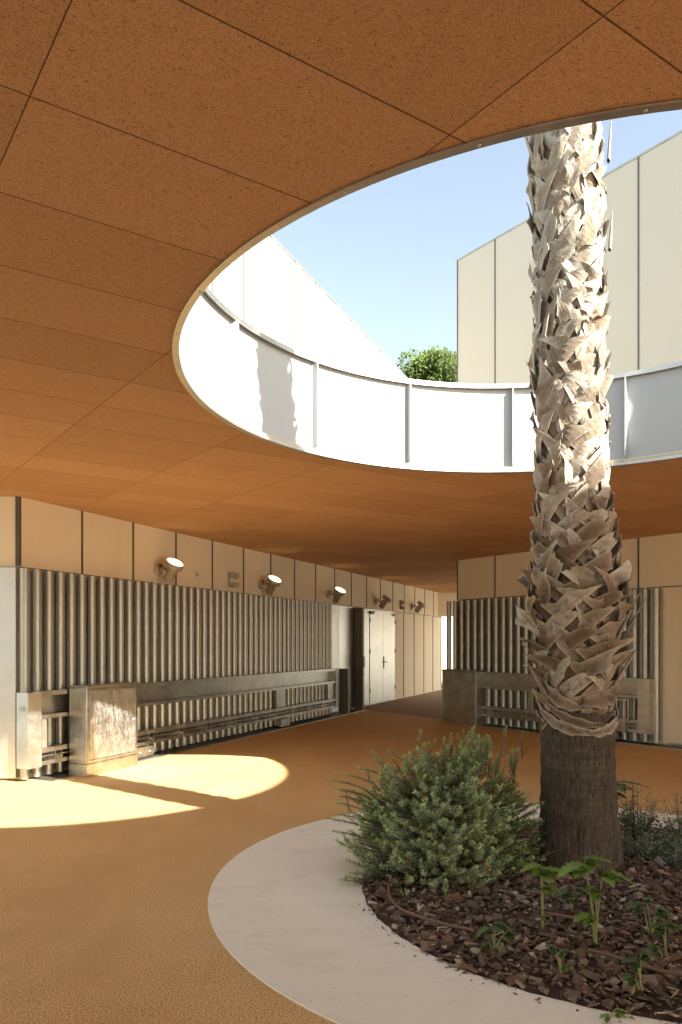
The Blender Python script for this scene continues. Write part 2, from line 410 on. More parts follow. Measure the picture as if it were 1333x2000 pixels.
# ------------------------------------------------------------------ buildings
HT = 8.82
lb = thing('panelled_building', 'tall pale building on the left with sunlit vertical panels above the canopy', 'building', OW, RW)
pW = lambda v: (Vector((v[0],v[1],0))-OW)
def loc(v, O, U, N): d = Vector((v[0],v[1],0))-O; return (d.dot(U), -d.dot(N))
LW = 16.95
m = MB(); poly = [loc((-3.52,8.0),OW,UW,NW), (LW,0), (LW,7.0), loc((-13.2,16),OW,UW,NW), loc((-13.2,8.0),OW,UW,NW)]
m.prism(poly, ZC+.2, HT); m.build('upper_wall', M['white'], lb)  # same panels as the band below, colour darkened to offset the sunlight
m = MB(); m.prism(poly, ZB+.006, ZC+.1995); m.build('band_wall', M['plaster'], lb)  # same panels as above, lighter colour makes up for the canopy shade
m = MB(); pl2 = [loc((-3.52,8.06),OW,UW,NW), (LW,.02), (LW-.02,6.9), loc((-13.1,15.9),OW,UW,NW), loc((-13.1,8.06),OW,UW,NW)]
pl2[0] = (.07, .02)
m.prism(pl2, -.01, ZB+.002); m.build('lower_wall', M['plaster'], lb)
m = MB(); m.box(0, LW+.02, -.02, .05, HT+.002, HT+.03); m.build('coping', M['galv_trim'], lb)
for k in range(0, 19):
    s = .012 + .938*k
    if s > LW: break
    m = MB(); m.box(s-.0115, s+.0115, -.012, -.0005, ZB+.01, HT-.002); 
    if s > 12.3: m.box(s-.013, s+.013, .008, .0195, .02, ZB-.002)
    m.build('joint_strip', M['strip'], lb)
m = MB(); m.box(0.02, LW-.01, -.010, -.001, ZB-.006, ZB+.005); m.build('drip_edge', M['strip'], lb)
# flank facing the viewer, left of the corner
fl = MB(); a0 = loc((-3.55,7.992),OW,UW,NW); 
def world_child(o):   # part modelled in world coordinates, parented to a rotated thing
    T = Matrix.Translation(OW) @ Matrix.Rotation(RW, 4, 'Z'); o.data.transform(T.inverted()); return o
m = MB(); m.box(-4.9, -3.535, 7.955, 8.055, .03, ZB-.004, .004); world_child(m.build('flank_sheet', M['galv_light'], lb))
m = MB(); m.box(-6.3, -4.905, 7.955, 8.055, .03, ZB-.004, .004); world_child(m.build('flank_sheet', M['galv_light'], lb))
m = MB(); m.box(-3.552, -3.522, 7.985, 7.999, ZB+.01, HT-.01); world_child(m.build('joint_strip', M['strip'], lb))
# plain galvanised panels, door and post at the far end
m = MB(); m.box(8.02, 8.60, -.05, .018, .03, ZB-.012, .003); m.build('metal_panel', M['galv_streak'], lb)
m = MB(); m.box(8.606, 9.40, -.05, .018, .03, ZB-.012, .003); m.build('metal_panel', M['galv'], lb)
m = MB(); m.box(9.56, 10.03, -.02, .018, .03, ZB-.012); m.build('dark_infill', M['dark'], lb)
m = MB(); m.box(10.05, 10.43, -.035, .018, .03, ZB-.012, .003); m.build('metal_panel', M['galv_streak'], lb)
door = MB(); door.box(10.46, 12.30, -.012, .018, .01, 2.325); dr = door.build('double_door', M['galv_light'], lb)
for (a, b) in ((10.48, 11.375), (11.385, 12.28)):
    m = MB(); m.box(a, b, -.036, -.0125, .03, 2.30, .003); m.build('door_leaf', M['galv_light'], dr)
m = MB()
m.tube([(11.43,-.036,1.02),(11.43,-.075,1.02)], .012, 8); m.tube([(11.36,-.078,1.02),(11.58,-.078,1.02)], .011, 8); m.box(11.405, 11.455, -.046, -.0365, .86, 1.16)
m.build('door_handle', M['dark'], dr)
for s in (10.52, 12.22):
    m = MB(); m.box(s-.09, s+.12, -.09, -.037, 2.20, 2.26, .004); m.tube([(s,-.08,2.262),(s+.14,-.13,2.275)], .008, 6); m.build('door_closer', M['white_plastic'] if s > 11 else M['dark'], dr)
for s in (10.475, 12.285):
    for z in (.35, 1.3, 2.05):
        m = MB(); m.tube([(s,-.044,z-.05),(s,-.044,z+.05)], .010, 8); m.build('hinge', M['dark'], dr)

post = thing('gate_post', 'dark steel channel post standing full height beside the double door', 'post', OW+UW*9.44+NW*0, RW)
m = MB(); m.box(0, .012, -.26, -.055, .002, 2.30); m.box(.0125, .10, -.26, -.248, .002, 2.30); m.box(.0125,.10,-.067,-.055,.002,2.30); m.build('channel', M['dark'], post)
m = MB(); m.box(.013, .09, -.285, -.2605, .95, 1.2, .004); m.build('lock_box', M['grey'], post)
m = MB(); m.lathe([(.0,.014),(.018,.012),(.022,0)], (.05,-.2605,.72), (0,-1,0), 12); m.build('push_button', M['white_plastic'], post)
sp = thing('end_stop_post', 'short dark square steel post at the far end of the long gate', 'post', OW+UW*8.22, RW)
m = MB(); m.box(0, .12, -.42, -.20, .002, .96, .006); m.build('post', M['dark'], sp)
m = MB(); m.box(-.02, .14, -.44, -.18, .0015, .012); m.build('base_plate', M['galv_dark'], sp)

rb = thing('panelled_building', 'tall cream panelled building block on the right behind the palm', 'building', OR, RR)
RL = 13.0
m = MB(); m.prism([(0,0),(RL,0),(RL,6.0),(0,6.0)], ZC+.2, HT+.08); m.build('upper_wall', M['white'], rb)  # one wall material with the band, toned down here for daylight
m = MB(); m.prism([(0,0),(RL,0),(RL,6.0),(0,6.0)], ZB+.006, ZC+.1995); m.build('band_wall', M['plaster'], rb)  # one wall material with the upper part, brightened here for the shade
m = MB(); m.prism([(.03,.02),(RL-.02,.02),(RL-.02,5.98),(.03,5.98)], -.01, ZB+.002); m.build('lower_wall', M['plaster'], rb)
m = MB(); m.box(-.02, RL, -.02, .05, HT+.082, HT+.11); m.box(-.02,.05,.052,6.0,HT+.082,HT+.11); m.build('coping', M['galv_trim'], rb)
for k in range(0, 14):
    s = .014 + .948*k
    m = MB(); m.box(s-.012, s+.012, -.010, -.0005, ZB+.01, HT+.078); m.build('joint_strip', M['strip'], rb)
m = MB(); m.box(0.02, RL-.01, -.010, -.001, ZB-.006, ZB+.005); m.build('drip_edge', M['strip'], rb)
m = MB(); m.box(4.3, RL, -.05, .0, .0, .035); m.build('base_ledge', M['galv_dark'], rb)

# far sunlit wall beyond the passage, seen through the gap
m = MB(); m.box(-2, 16, 29, 29.3, 0, 6.5); tag(m.build('far_wall', M['white']), 'bright sunlit white wall seen through the gap at the end of the passage', 'wall')

# ------------------------------------------------------------------ sliding gates of galvanised tubes
def channel(m, s0, s1, z0, z1, y0=-.27, y1=-.16, t=.012):
    m.box(s0, s1, y1, y1+t, z0, z1)                       # web
    m.box(s0, s1, y0, y1-.0002, z1-t, z1); m.box(s0, s1, y0, y1-.0002, z0, z0+t)
    m.box(s0, s1, y0, y0+.008, z1-.050, z1-t-.0002)       # lips
    m.box(s0, s1, y0, y0+.008, z0+t+.0002, z0+.044)
def clip(s):
    m = MB(); m.box(s-.05, s-.042, -.275, -.165, .172, .352); m.box(s+.042, s+.05, -.275, -.165, .172, .352)
    m.box(s-.041, s+.041, -.290, -.272, .225, .262); m.tube([(s,-.31,.243),(s,-.27,.243)], .014, 6); return m
def roller(s):
    m = MB(); n = 10
    pr = [(s-.17,.02),(s+.11,.02)]+[(s+.11+.07*math.cos(t),.09+.07*math.sin(t)) for t in [(-PI/2+PI*.5*k/4) for k in range(1,5)]]+[(s+.17,.155),(s-.17,.155)]
    n = len(pr); y0, y1 = -.30, -.285
    m.add([(a,y0,b) for a,b in pr]+[(a,y1,b) for a,b in pr], [tuple(range(n)), tuple(range(n,2*n))[::-1]]+[(i,(i+1)%n,n+(i+1)%n,n+i) for i in range(n)])
    m.box(s-.15, s+.13, -.284, -.17, .03, .15); m.tube([(s+.09,-.30,.08),(s+.09,-.315,.08)], .014, 8); m.tube([(s-.1,-.30,.08),(s-.1,-.315,.08)], .014, 8)
    return m
def gate(label, O, rz, t0, ntube, b0, b1, clips, rollers, post_low, mat_b, vert):
    G = thing('sliding_gate', label, 'gate', O, rz, 'galvanised tube gates')
    m = MB(); s0, s1 = t0+ (0.17*.6), t0+.1705*(ntube-1)+.04
    m.box(max(s0,.03), s1, -.048, -.004, .06, 2.30); m.build('backing_sheet', M['galv_sheet'], G)
    tm = MB(); tm.tube([(0,-.098,.025),(0,-.098,2.312)], .045, 20, False)
    tm.tube([(0,-.098,2.312),(0,-.098,.025)], .041, 20, False)
    vs = []
    for z in (.025, 2.312):
        for r in (.041,.045):
            for k in range(20): vs.append((r*math.cos(2*PI*k/20), -.098+r*math.sin(2*PI*k/20), z))
    tm.add(vs, [(o+k, o+(k+1)%20, o+20+(k+1)%20, o+20+k) for o in (0,40) for k in range(20)])
    first = tm.build('tube', M['galv_tube'], G); first.location.x = t0
    for k in range(1, ntube):
        c = first.copy(); C.objects.link(c); c.parent = G; c.location.x = t0 + .1705*k + random.uniform(-.002,.002)
    m = MB(); channel(m, b0, b1, .675, .975); m.build('top_beam', mat_b, G)
    m = MB(); channel(m, b0, b1, .17, .355); m.box(b0, b1, -.268, -.162, .262, .272); m.build('bottom_rail', mat_b, G)
    for s in clips: clip(s).build('clip', M['galv_dark'], G)
    for s in rollers: roller(s).build('roller_bracket', M['galv'], G)
    for a, b in vert:
        m = MB(); m.box(a, b, -.235, -.158, .357, .673, .003); m.build('upright', mat_b, G)
    return G
GL = gate('long gate of galvanised vertical tubes with a rusty frame along the left wall', OW, RW, -.012, 48, .05, 7.93,
          [.30, 1.93,2.59,3.25,3.96,4.62,5.27,5.92,6.57,7.2], [1.78, 5.66], 0, M['galv_dark'], [(5.45,5.72),(7.62,7.9)])
m = MB(); m.box(-.13, .045, -.285, -.273, .16, .97); m.box(-.142, -.1305, -.285, -.12, .16, .97); m.box(-.13,.045,-.272,-.13,.16,.172); m.box(.034,.046,-.272,-.15,.173,.97)
m.build('end_post', M['galv_light'], GL)
m = MB(); m.box(.05,.12,-.283,-.271,.36,.67); m.build('post_flange', M['galv_light'], GL)
m = MB(); m.tube([(-.165,-.20,.80),(-.10,-.20,.80)], .012, 8); m.box(-.16,-.143,-.23,-.17,.775,.825); m.build('latch', M['galv'], GL)
m = MB(); m.box(7.935, 8.08, -.285, -.15, .16, .97, .004); m.build('end_post', M['galv_dark'], GL)
GRt = gate('shorter gate of galvanised tubes on the right wall behind the palm trunk', OR, RR, -.12, 26, .05, 4.05,
          [1.2,1.85,2.5,3.15], [3.45], 0, M['galv_dark'], [(1.9,2.0)])
m = MB(); m.box(3.96, 4.14, -.29, -.275, .16, .97); m.box(4.1405, 4.153, -.29, -.12, .16, .97); m.box(3.96, 4.14, -.2745, -.15, .958, .97)
m.build('end_post', M['galv'], GRt)
m = MB(); m.box(2.9, 3.83, -.30, -.288, .63, .66); m.box(3.80, 3.83, -.30, -.288, .36, .6295); m.box(2.9, 3.83, -.30, -.288, .33, .3595); m.box(3.70,3.77,-.30,-.286,.16,.3295)
m.build('inner_frame', M['galv'], GRt)
m = MB(); m.tube([(4.13,-.20,.78),(4.19,-.20,.78)], .012, 8); m.box(4.155,4.17,-.24,-.17,.76,.81); m.build('latch', M['galv'], GRt)
# floor tracks
def track(lbl, O, rz, a, b, o):
    T = thing('gate_track', lbl, 'floor rail', O, rz, 'gate floor tracks')
    m = MB(); m.box(a, b, -o-.012, -o, .001, .016); m.build('guide_rail', M['galv_dark'], T)
    m = MB(); m.box(a, b, -o+.005, -.03, .0015, .006); m.build('track_plate', M['dark'], T)
track('thin steel floor track under the long left gate', OW, RW, .1, 9.3, .40)
track('thin steel floor track under the right gate behind the palm', OR, RR, -.05, 8.5, .38)

# ------------------------------------------------------------------ cabinets
def cabinet(label, O, U, rz, s0, w, front, back, h, flip, mats):
    T = thing('metal_cabinet', label, 'cabinet', O+U*s0, rz, 'galvanised motor cabinets')
    b, d, l = mats
    m = MB(); m.box(0, w, -front+.012, -back, .14, h-.02, .004); m.build('body', b, T)
    m = MB(); m.box(-.004, w+.004, -front+.006, -back, .0, .138, .003); m.build('plinth', b, T)
    m = MB(); m.box(-.012, w+.012, -front-.004, -back+.01, h-.018, h, .003); m.box(-.03 if not flip else w+.0125, -.0125 if not flip else w+.03, -back-.06, -back+.01, h-.01, h+.004)
    m.build('lid', b, T)
    m = MB(); y1 = -front+.0115
    m.box(.012, .045, y1-.010, y1, .15, h-.03, .002); m.box(w-.045, w-.012, y1-.010, y1, .15, h-.03, .002)
    m.box(.046, w-.046, y1-.010, y1, h-.064, h-.03, .002); m.box(.046, w-.046, y1-.010, y1, .15, .18, .002)
    m.build('door_frame', b, T)
    m = MB(); m.box(.049, w-.049, y1-.007, y1, .184, h-.068, .002); dd = m.build('door', d, T)
    hx = .05 if not flip else .05
    for z in (.32, h-.2):
        m = MB(); m.tube([(hx-.004, y1-.014, z-.035),(hx-.004, y1-.014, z+.035)], .008, 8); m.build('hinge', M['galv_dark'], dd)
    m = MB(); m.lathe([(.014,0),(.014,.008),(0,.009)], (w-.075, y1-.007, h*.56), (0,-1,0), 14); m.build('lock', M['galv'], dd)
    return T
cabinet('sunlit pale galvanised steel cabinet in front of the long left gate', OW, UW, RW, .446, .872, .55, .285, 1.02, False, (M['galv'], M['galv_streak'], M['galv']))
cabinet('dark galvanised steel cabinet in the shade at the corner of the right wall', OR, UR, RR, .013, .873, .43, .13, 1.0, True, (M['galv_dark'], M['galv_dark'], M['galv_dark']))

# ------------------------------------------------------------------ wall spotlights and small fittings
def spot(label, s, lit, toward, z=2.53):
    T = thing('wall_spotlight', label, 'spotlight', OW+UW*s+NW*0+Vector((0,0,z)), RW, 'spotlights on the left wall'); T.scale = (1.28,)*3
    m = MB(); m.lathe([(.0,-.03),(.062,-.03),(.062,-.001)], (0,0,0), (0,1,0), 24)   # wall rose
    m.lathe([(.062,-.028),(.066,-.02),(.066,0)], (0,0,0), (0,1,0), 24); m.build('wall_rose', M['lampbody'], T)
    m = MB(); m.tube([(0,-.03,0),(.01,-.17,-.0)], .013, 10); m.build('arm', M['lampbody'], T)
    c = Vector((.012,-.19,.0)); ax = Vector((-toward, -.52, .78)).normalized()
    m = MB(); m.lathe([(0,-.15),(.05,-.15),(.054,-.145),(.054,.02),(.06,.03)], c, ax, 26); m.build('body', M['lampbody'], T)
    m = MB(); m.lathe([(.054,.02),(.098,.022),(.102,.028),(.102,.085),(.094,.085),(.094,.074),(0.0,.074)], c, ax, 30)
    hd = m.build('head', M['lampbody'], T)
    m = MB(); m.lathe([(.090,.0745),(.090,.079),(0,.081)], c, ax, 30); m.build('glass', M['lamp'] if lit else M['grey'], hd)
    side = Vector((1,0,0)); m = MB(); m.box(-.03,.03,-.205,-.165,-.03,.03,.004); m.build('knuckle', M['lampbody'], T)
    m = MB(); m.tube([(0.0,-.03,-.01),(-.02,-.07,.05),(-.03,-.12,.0),(-.02,-.15,-.07),(.0,-.165,-.11)], .0045, 6); m.build('cable', M['cable'], T)
spot('lit wall spotlight nearest the viewer on the left wall', 2.41, True, .18)
spot('second lit wall spotlight, above the middle of the long gate', 5.27, True, .22)
spot('third lit wall spotlight, above the far end of the long gate', 8.12, True, .24)
spot('dark wall spotlight above the double door', 10.97, True, -.22)
spot('farthest dark wall spotlight, beyond the double door', 13.82, True, -.22)
def small(name, label, cat, s, z): return thing(name, label, cat, OW+UW*s+Vector((0,0,z)), RW)
T = small('motion_sensor', 'small round sensor on the wall between the first lamp and the grey box', 'sensor', 3.30, 2.53)
m = MB(); m.lathe([(.055,0),(.055,.02),(.048,.028),(.03,.03)], (0,0,0), (0,-1,0), 20); m.build('housing', M['white_plastic'], T)
m = MB(); m.lathe([(.028,.03),(.02,.05),(0,.056)], (0,0,0), (0,-1,0), 16); m.build('lens', M['grey'], T)
def ebox(label, s, z):
    T = small('emergency_light', label, 'emergency light', s, z); T['group'] = 'emergency light boxes'
    m = MB(); m.box(-.09,.09,-.035,-.001,-.12,.12,.005); m.build('back_box', M['grey'], T)
    m = MB(); m.box(-.085,.085,-.115,-.0355,.02,.115,.008); m.box(-.085,.085,-.115,-.0355,-.115,-.05,.008); m.build('housing', M['grey'], T)
    m = MB(); m.box(-.07,.07,-.075,-.0355,-.048,.018); m.build('diffuser', M['white_plastic'], T)
ebox('square grey emergency light box on the wall between the first two lit lamps', 4.30, 2.53)
ebox('square pale emergency light box between the two dark lamps', 12.85, 2.53)

# ------------------------------------------------------------------ palm
def pc(z): return Vector((1.575-.051*z, 4.83-.098*z, z))
def pr_core(z): return .285-.045*min(1,z/.35)-.005*z if z < .95 else .205-.004*(z-1)
palm = thing('palm_tree', 'tall palm trunk rising through the round opening with crossed old leaf bases', 'palm tree', (1.575,4.83,.0))
PO = Vector((1.575,4.83,0))
m = MB(); zs = [ -.05+.04*i for i in range(29)]; n = 64; vs = []; F = []
def tr_r(z):
    return .232 + .068*math.exp(-max(z,0)/.26) - .006*z
for z in zs:
    c = pc(z)-PO
    for k in range(n):
        t = 2*PI*k/n
        r = tr_r(z)*(1+.012*math.sin(3*t+1)+.008*math.sin(7*t+z*3)) + .004*math.sin(z*46+.8*math.sin(2*t)) + random.uniform(-.0015,.0015)
        vs.append((c.x+r*math.cos(t), c.y+r*math.sin(t), z))
for i in range(len(zs)-1):
    for k in range(n): F.append((i*n+k, i*n+(k+1)%n, (i+1)*n+(k+1)%n, (i+1)*n+k))
m.add(vs, F, True); m.build('trunk', M['bark'], palm)
TOPZ = 8.6
m = MB(); m.tube([pc(z)-PO for z in [1.0+.2*i for i in range(39)]], [.170-.014*min(1,i/10)+.004*math.sin(i*2.3) for i in range(39)], 28); m.build('upper_trunk', M['fibre'], palm)
def boots():
    m = MB(); col = []
    ga = 2.39996; z = .98; i = 0
    while z < TOPZ:
        th = i*ga + random.uniform(-.12,.12)
        low = max(0, 1-(z-.95)/1.1)                   # lower ones longer, looser
        hgt = min(1, max(0, (z-1.9)/1.6)); bulge = .05*math.exp(-((z-1.75)/.42)**2)
        for sg in (-1, 1):
            if random.random() < .04: continue
            R = .186 - .016*min(1,max(0,(z-2.2)/1.5)) + bulge + random.uniform(-.004,.008) + (.012 if sg > 0 else 0)
            phi = math.radians(random.uniform(34, 56)) if z < 2.4 else math.radians(random.uniform(26, 54))
            L = random.uniform(.16,.23) if z < 2.6 else random.uniform(.165,.235); w0 = random.uniform(.09,.13) if z < 2.6 else random.uniform(.095,.14); w1 = w0*random.uniform(.5,.9)
            lift = random.choice([.014,.022,.03,.042]) + (.03*random.random() if z < 2.3 else .012*random.random())
            if 1.3 < z < 1.95 and random.random() < .35: lift += random.uniform(.04,.085)
            if z < 1.12: lift = .02; phi = math.radians(62); L *= 1.2
            skew = random.choice([-1,1])*random.uniform(.25,.95)*w1; cup = random.uniform(-.022,.022); wav = random.uniform(0,6)
            tone = random.random(); nu, nv = 7, 6; jag = [random.uniform(-.012,.012) for _ in range(nv+1)]; base = len(m.v); vs = []
            kz = z - .10
            for side in (0, 1):
                for a in range(nu+1):
                    t = a/nu
                    w = w0*(1-t)**.7*.6 + w0*.4*(1-t) + w1*t if False else (w0*(1-.25*t) if t < .75 else w0*.8125+(w1-w0*.8125)*((t-.75)/.25))
                    for b in range(nv+1):
                        v = -1+2*b/nv
                        al = L*t + (skew*v*t**3) + jag[b]*t**6
                        ac = v*w/2
                        ta = sg*math.sin(phi)*al + math.cos(phi)*ac
                        vz = math.cos(phi)*al - sg*math.sin(phi)*ac
                        r = R + .004 + lift*t**1.6 + cup*(v*v)*t + .010*(1-v*v)*(1-t) + .003*math.sin(wav+t*7+v*3) - side*(.013*(1-.6*abs(v)**3)*(1-.45*t)) - .02*(1-t)**3
                        an = th + ta/(.21) ; c = pc(kz+vz)-PO
                        vs.append((c.x+r*math.cos(an), c.y+r*math.sin(an), kz+vz))
                        col.append((tone, min(1, max(abs(v), t**3)), hgt*(.85+.3*tone) if hgt > 0 else 0, 1))
            Q = (nu+1)*(nv+1); F = []
            for a in range(nu):
                for b in range(nv):
                    q = a*(nv+1)+b; F.append((q, q+1, q+nv+2, q+nv+1)); F.append((Q+q, Q+q+nv+1, Q+q+nv+2, Q+q+1))
            for a in range(nu):
                for b, fl in ((0,0),(nv,1)):
                    q = a*(nv+1)+b; q2 = q+nv+1; F.append((q, q2, Q+q2, Q+q) if not fl else (q, Q+q, Q+q2, q2))
            for b in range(nv):
                q = nu*(nv+1)+b; F.append((q, q+1, Q+q+1, Q+q))
            m.add(vs, F, False)
        z += .0145; i += 1
    m.col = col; o = m.build('leaf_bases', M['boot'], palm); return o
boots()
# pointed stalk stubs that stick out of the swollen part
def stub(_, th, z, L, out, lean, w=.05):
    m = MB(); col = []; c = pc(z)-PO; vs = []; n = 8; tone = random.random()
    for a in range(n+1):
        t = a/n; r = .20+.04 + out*t; zz = z-.05 + L*t*(1-.12*t); an = th + lean*t
        ww = w*(1-.75*t**1.5)
        cc = pc(zz)-PO; dirr = Vector((math.cos(an), math.sin(an),0)); tan = Vector((-math.sin(an), math.cos(an),0))
        for (u, v) in ((-1,0),(0,.35),(1,0),(0,-.35)):
            p = cc + dirr*(r + v*ww*.5) + tan*(u*ww*.5); vs.append((p.x,p.y,zz)); col.append((tone*.6+.4, abs(u)*.8, .35, 1))
    F = [(a*4+k, a*4+(k+1)%4, a*4+4+(k+1)%4, a*4+4+k) for a in range(n) for k in range(4)]+[(n*4,n*4+1,n*4+2,n*4+3)]
    m.add(vs, F, True); m.col = col; m.build('stalk_stub', M['boot'], palm)
stub(m, math.radians(-8), 1.48, .42, .22, .10, .075); stub(m, math.radians(-22), 1.55, .36, .15, .15, .07); stub(m, math.radians(8), 1.38, .36, .16, -.1, .06)
stub(m, math.radians(-35), 1.28, .26, .12, .3, .09); stub(m, math.radians(187), 1.6, .24, .07, .1, .06); stub(m, math.radians(200), 1.22, .24, .09, -.2, .07); stub(m, math.radians(175), 1.85, .22, .05, .1, .06)
for z in (3.9, 4.4, 4.7, 5.2, 5.9): stub(m, math.radians(random.uniform(-30,20)), z, .26, .02, .1, .06)
# loose fibres
m = MB()
for i in range(2300):
    th = random.uniform(PI*.9, 2.1*PI); z = .98 + abs(random.gauss(0, .42)) if i < 1500 else random.uniform(1.0, 4.8)
    r0 = .205 + .04*math.exp(-((z-1.75)/.45)**2); c = pc(z)-PO; an = th; rr = r0; zz = z; pts = []
    da = random.uniform(-.12,.12); dz = random.uniform(-.04,.035); dr_ = random.uniform(-.002,.012 if z < 2 else .005)
    for q in range(4):
        cc = pc(zz)-PO; pts.append((cc.x+rr*math.cos(an), cc.y+rr*math.sin(an), zz)); an += da*random.uniform(.5,1.2); zz += dz*random.uniform(.4,1.3); rr += dr_; dz -= .006
    m.tube(pts, [.0017,.0015,.0012,.0006], 3, False)
m.build('fibres', M['fibre'], palm)
# lowest torn sheaths
m = MB(); col = []
def sheath(th0, th1, z0, z1, zm, w, out, tone):
    n = 22; vs = []
    for side in (0,1):
        for a in range(n+1):
            t = a/n; th = th0+(th1-th0)*t; zc = (1-t)*z0+t*z1 + (zm-(z0+z1)/2)*4*t*(1-t); ww = w*(.35+.65*math.sin(PI*min(1,max(0,t*1.05+.02))))*(.9+.12*math.sin(t*23+z0*50)+.08*math.sin(t*51))
            for b in range(5):
                v = -1+b*.5; zz = zc+v*ww/2; r = .234+out*(.4+.6*(v+1)/2)*(.9+.2*math.sin(t*11+z1*40)) + .003*math.sin(t*19+v*2) - side*.007; c = pc(zz)-PO
                vs.append((c.x+r*math.cos(th), c.y+r*math.sin(th), zz)); col.append((tone, abs(v), .25 if v>0 else .1, 1))
    Q = (n+1)*5; F = []
    for a in range(n):
        for b in range(4):
            q = a*5+b; F += [(q,q+5,q+6,q+1),(Q+q,Q+q+1,Q+q+6,Q+q+5)]
        for b in (0,4): q = a*5+b; F.append((q,q+5,Q+q+5,Q+q))
    m.add(vs, F, True)
D = math.radians
sheath(D(172), D(285), 1.13, .955, .985, .085, .018, .45); sheath(D(268), D(362), .95, 1.15, .99, .085, .022, .6)
sheath(D(180), D(262), 1.30, 1.10, 1.16, .11, .012, .35); sheath(D(262), D(355), 1.14, 1.26, 1.17, .13, .012, .2); sheath(D(0), D(175), 1.1, 1.05, .97, .12, .02, .6)
sheath(D(290), D(352), .985, .96, .99, .04, .02, .9); sheath(D(205), D(290), 1.12, 1.0, 1.02, .075, .026, .15)
m.col = col; m.build('torn_sheath', M['boot'], palm)
# crown (above the canopy)
m = MB(); col = []
for i in range(34):
    az = i*2.4; el = math.radians(random.uniform(-35, 75)); c = pc(TOPZ)-PO; d = Vector((math.cos(az)*math.cos(el), math.sin(az)*math.cos(el), math.sin(el)))
    b0 = c + d*.15; b1 = c + d*random.uniform(.8,1.1); sd = d.cross(Vector((0,0,1))).normalized(); up = sd.cross(d)
    for q in range(26):
        a = -1.9+3.8*q/25; dd = (d*math.cos(a)+sd*math.sin(a)).normalized(); L = random.uniform(.65,.85); pp = dd.cross(up).normalized()*.016
        t1 = b1+dd*L*.6+up*.02; t2 = b1+dd*L-Vector((0,0,.16))
        m.add([b1-pp*.3,b1+pp*.3,t1+pp,t1-pp,t2], [(0,1,2,3),(3,2,4)]); g0 = random.uniform(.7,1.2); col += [(.07*g0,.13*g0,.035*g0,1)]*5
    k0 = len(m.v); m.tube([b0,(b0+b1)/2,b1], [.02,.014,.009], 5); col += [(.16,.18,.06,1)]*(len(m.v)-k0)
m.col = col; m.build('crown', M['leaf'], palm)

# ------------------------------------------------------------------ mulch
def chips():
    m = MB(); col = []
    cube = np.array([(x,y,z) for z in (-1,1) for y in (-1,1) for x in (-1,1)], float)
    Fc = [(0,2,3,1),(4,5,7,6),(0,1,5,4),(2,6,7,3),(0,4,6,2),(1,3,7,5)]
    pal = [(.14,.105,.072),(.20,.15,.105),(.085,.062,.045),(.27,.21,.15),(.17,.095,.06),(.38,.31,.23),(.52,.46,.37)]
    wts = [.26,.23,.15,.15,.09,.08,.04]
    N = 15000
    for i in range(N):
        r = IR*math.sqrt(random.random())*.995; a = random.uniform(0,2*PI); x = IC.x+r*math.cos(a); y = IC.y+r*math.sin(a)
        if y > 5.4 and random.random() < .5: continue
        big = random.random()
        l = random.uniform(.006,.016) if big < .62 else (random.uniform(.016,.032) if big < .965 else random.uniform(.032,.055))
        s = np.array([l, l*random.uniform(.25,.75), min(.009, l*random.uniform(.12,.35))])
        if random.random() < .16: s = np.array([random.uniform(.012,.05), .0022, .0018])
        P = cube*s*RNG.uniform(.55,1.15,(8,3))
        rot = np.array((Matrix.Rotation(random.uniform(0,2*PI),3,'Z') @ Matrix.Rotation(random.gauss(0,.38),3,'X') @ Matrix.Rotation(random.gauss(0,.38),3,'Y')))
        P = P@rot.T + np.array((x, y, mz(x,y)+random.uniform(.0,.020)))
        if math.hypot(x-1.575, y-4.83) < .27: continue
        m.add(P.tolist(), Fc); c = random.choices(pal, wts)[0]; f = random.uniform(.75,1.25); col += [(c[0]*f,c[1]*f,c[2]*f,1)]*8
    for i in range(150):
        a = random.uniform(-3.0, .2); t = Vector((math.cos(a), math.sin(a))); p = IC + t*(IR+abs(random.gauss(0,.035)))
        l = random.uniform(.003,.011); s = np.array([l, l*.5, .002]); P = cube*s*RNG.uniform(.55,1.15,(8,3)); rot = np.array(Matrix.Rotation(random.uniform(0,6.28),3,'Z'))
        P = P@rot.T + np.array((p.x, p.y, .0115)); m.add(P.tolist(), Fc); c = random.choice(pal); col += [(*c,1)]*8
    m.col = col; o = m.build('bark_mulch', M['mulch']); tag(o, 'dark brown bark chip mulch covering the round planting bed', 'mulch', None, 'stuff')
chips()
# drip hose
def hose(pts, label):
    P = [px(x, y, .04) for x, y in pts]; P = [Vector((p.x,p.y,mz(p.x,p.y)+.036+.004*math.sin(i*1.7))) for i,p in enumerate(P)]
    Q = []
    for i in range(len(P)-1):
        p0 = P[max(i-1,0)]; p1 = P[i]; p2 = P[i+1]; p3 = P[min(i+2,len(P)-1)]
        for k in range(6):
            t = k/6; Q.append(.5*((2*p1)+(-p0+p2)*t+(2*p0-5*p1+4*p2-p3)*t*t+(-p0+3*p1-3*p2+p3)*t**3))
    Q.append(P[-1]); m = MB(); m.tube(Q, .0085, 10); tag(m.build('drip_hose', M['hose']), label, 'hose', 'drip irrigation hoses')
hose([(800,1700),(775,1712),(760,1733),(765,1760),(785,1782),(820,1798),(870,1812),(925,1826)], 'brown drip hose curving out from under the green shrub over the mulch')
hose([(1060,1800),(1090,1806),(1130,1812),(1160,1812)], 'short stretch of brown drip hose behind the two tall sprouts')
hose([(1150,1868),(1190,1880),(1240,1893),(1300,1908),(1345,1914)], 'brown drip hose lying in the mulch at the lower right')

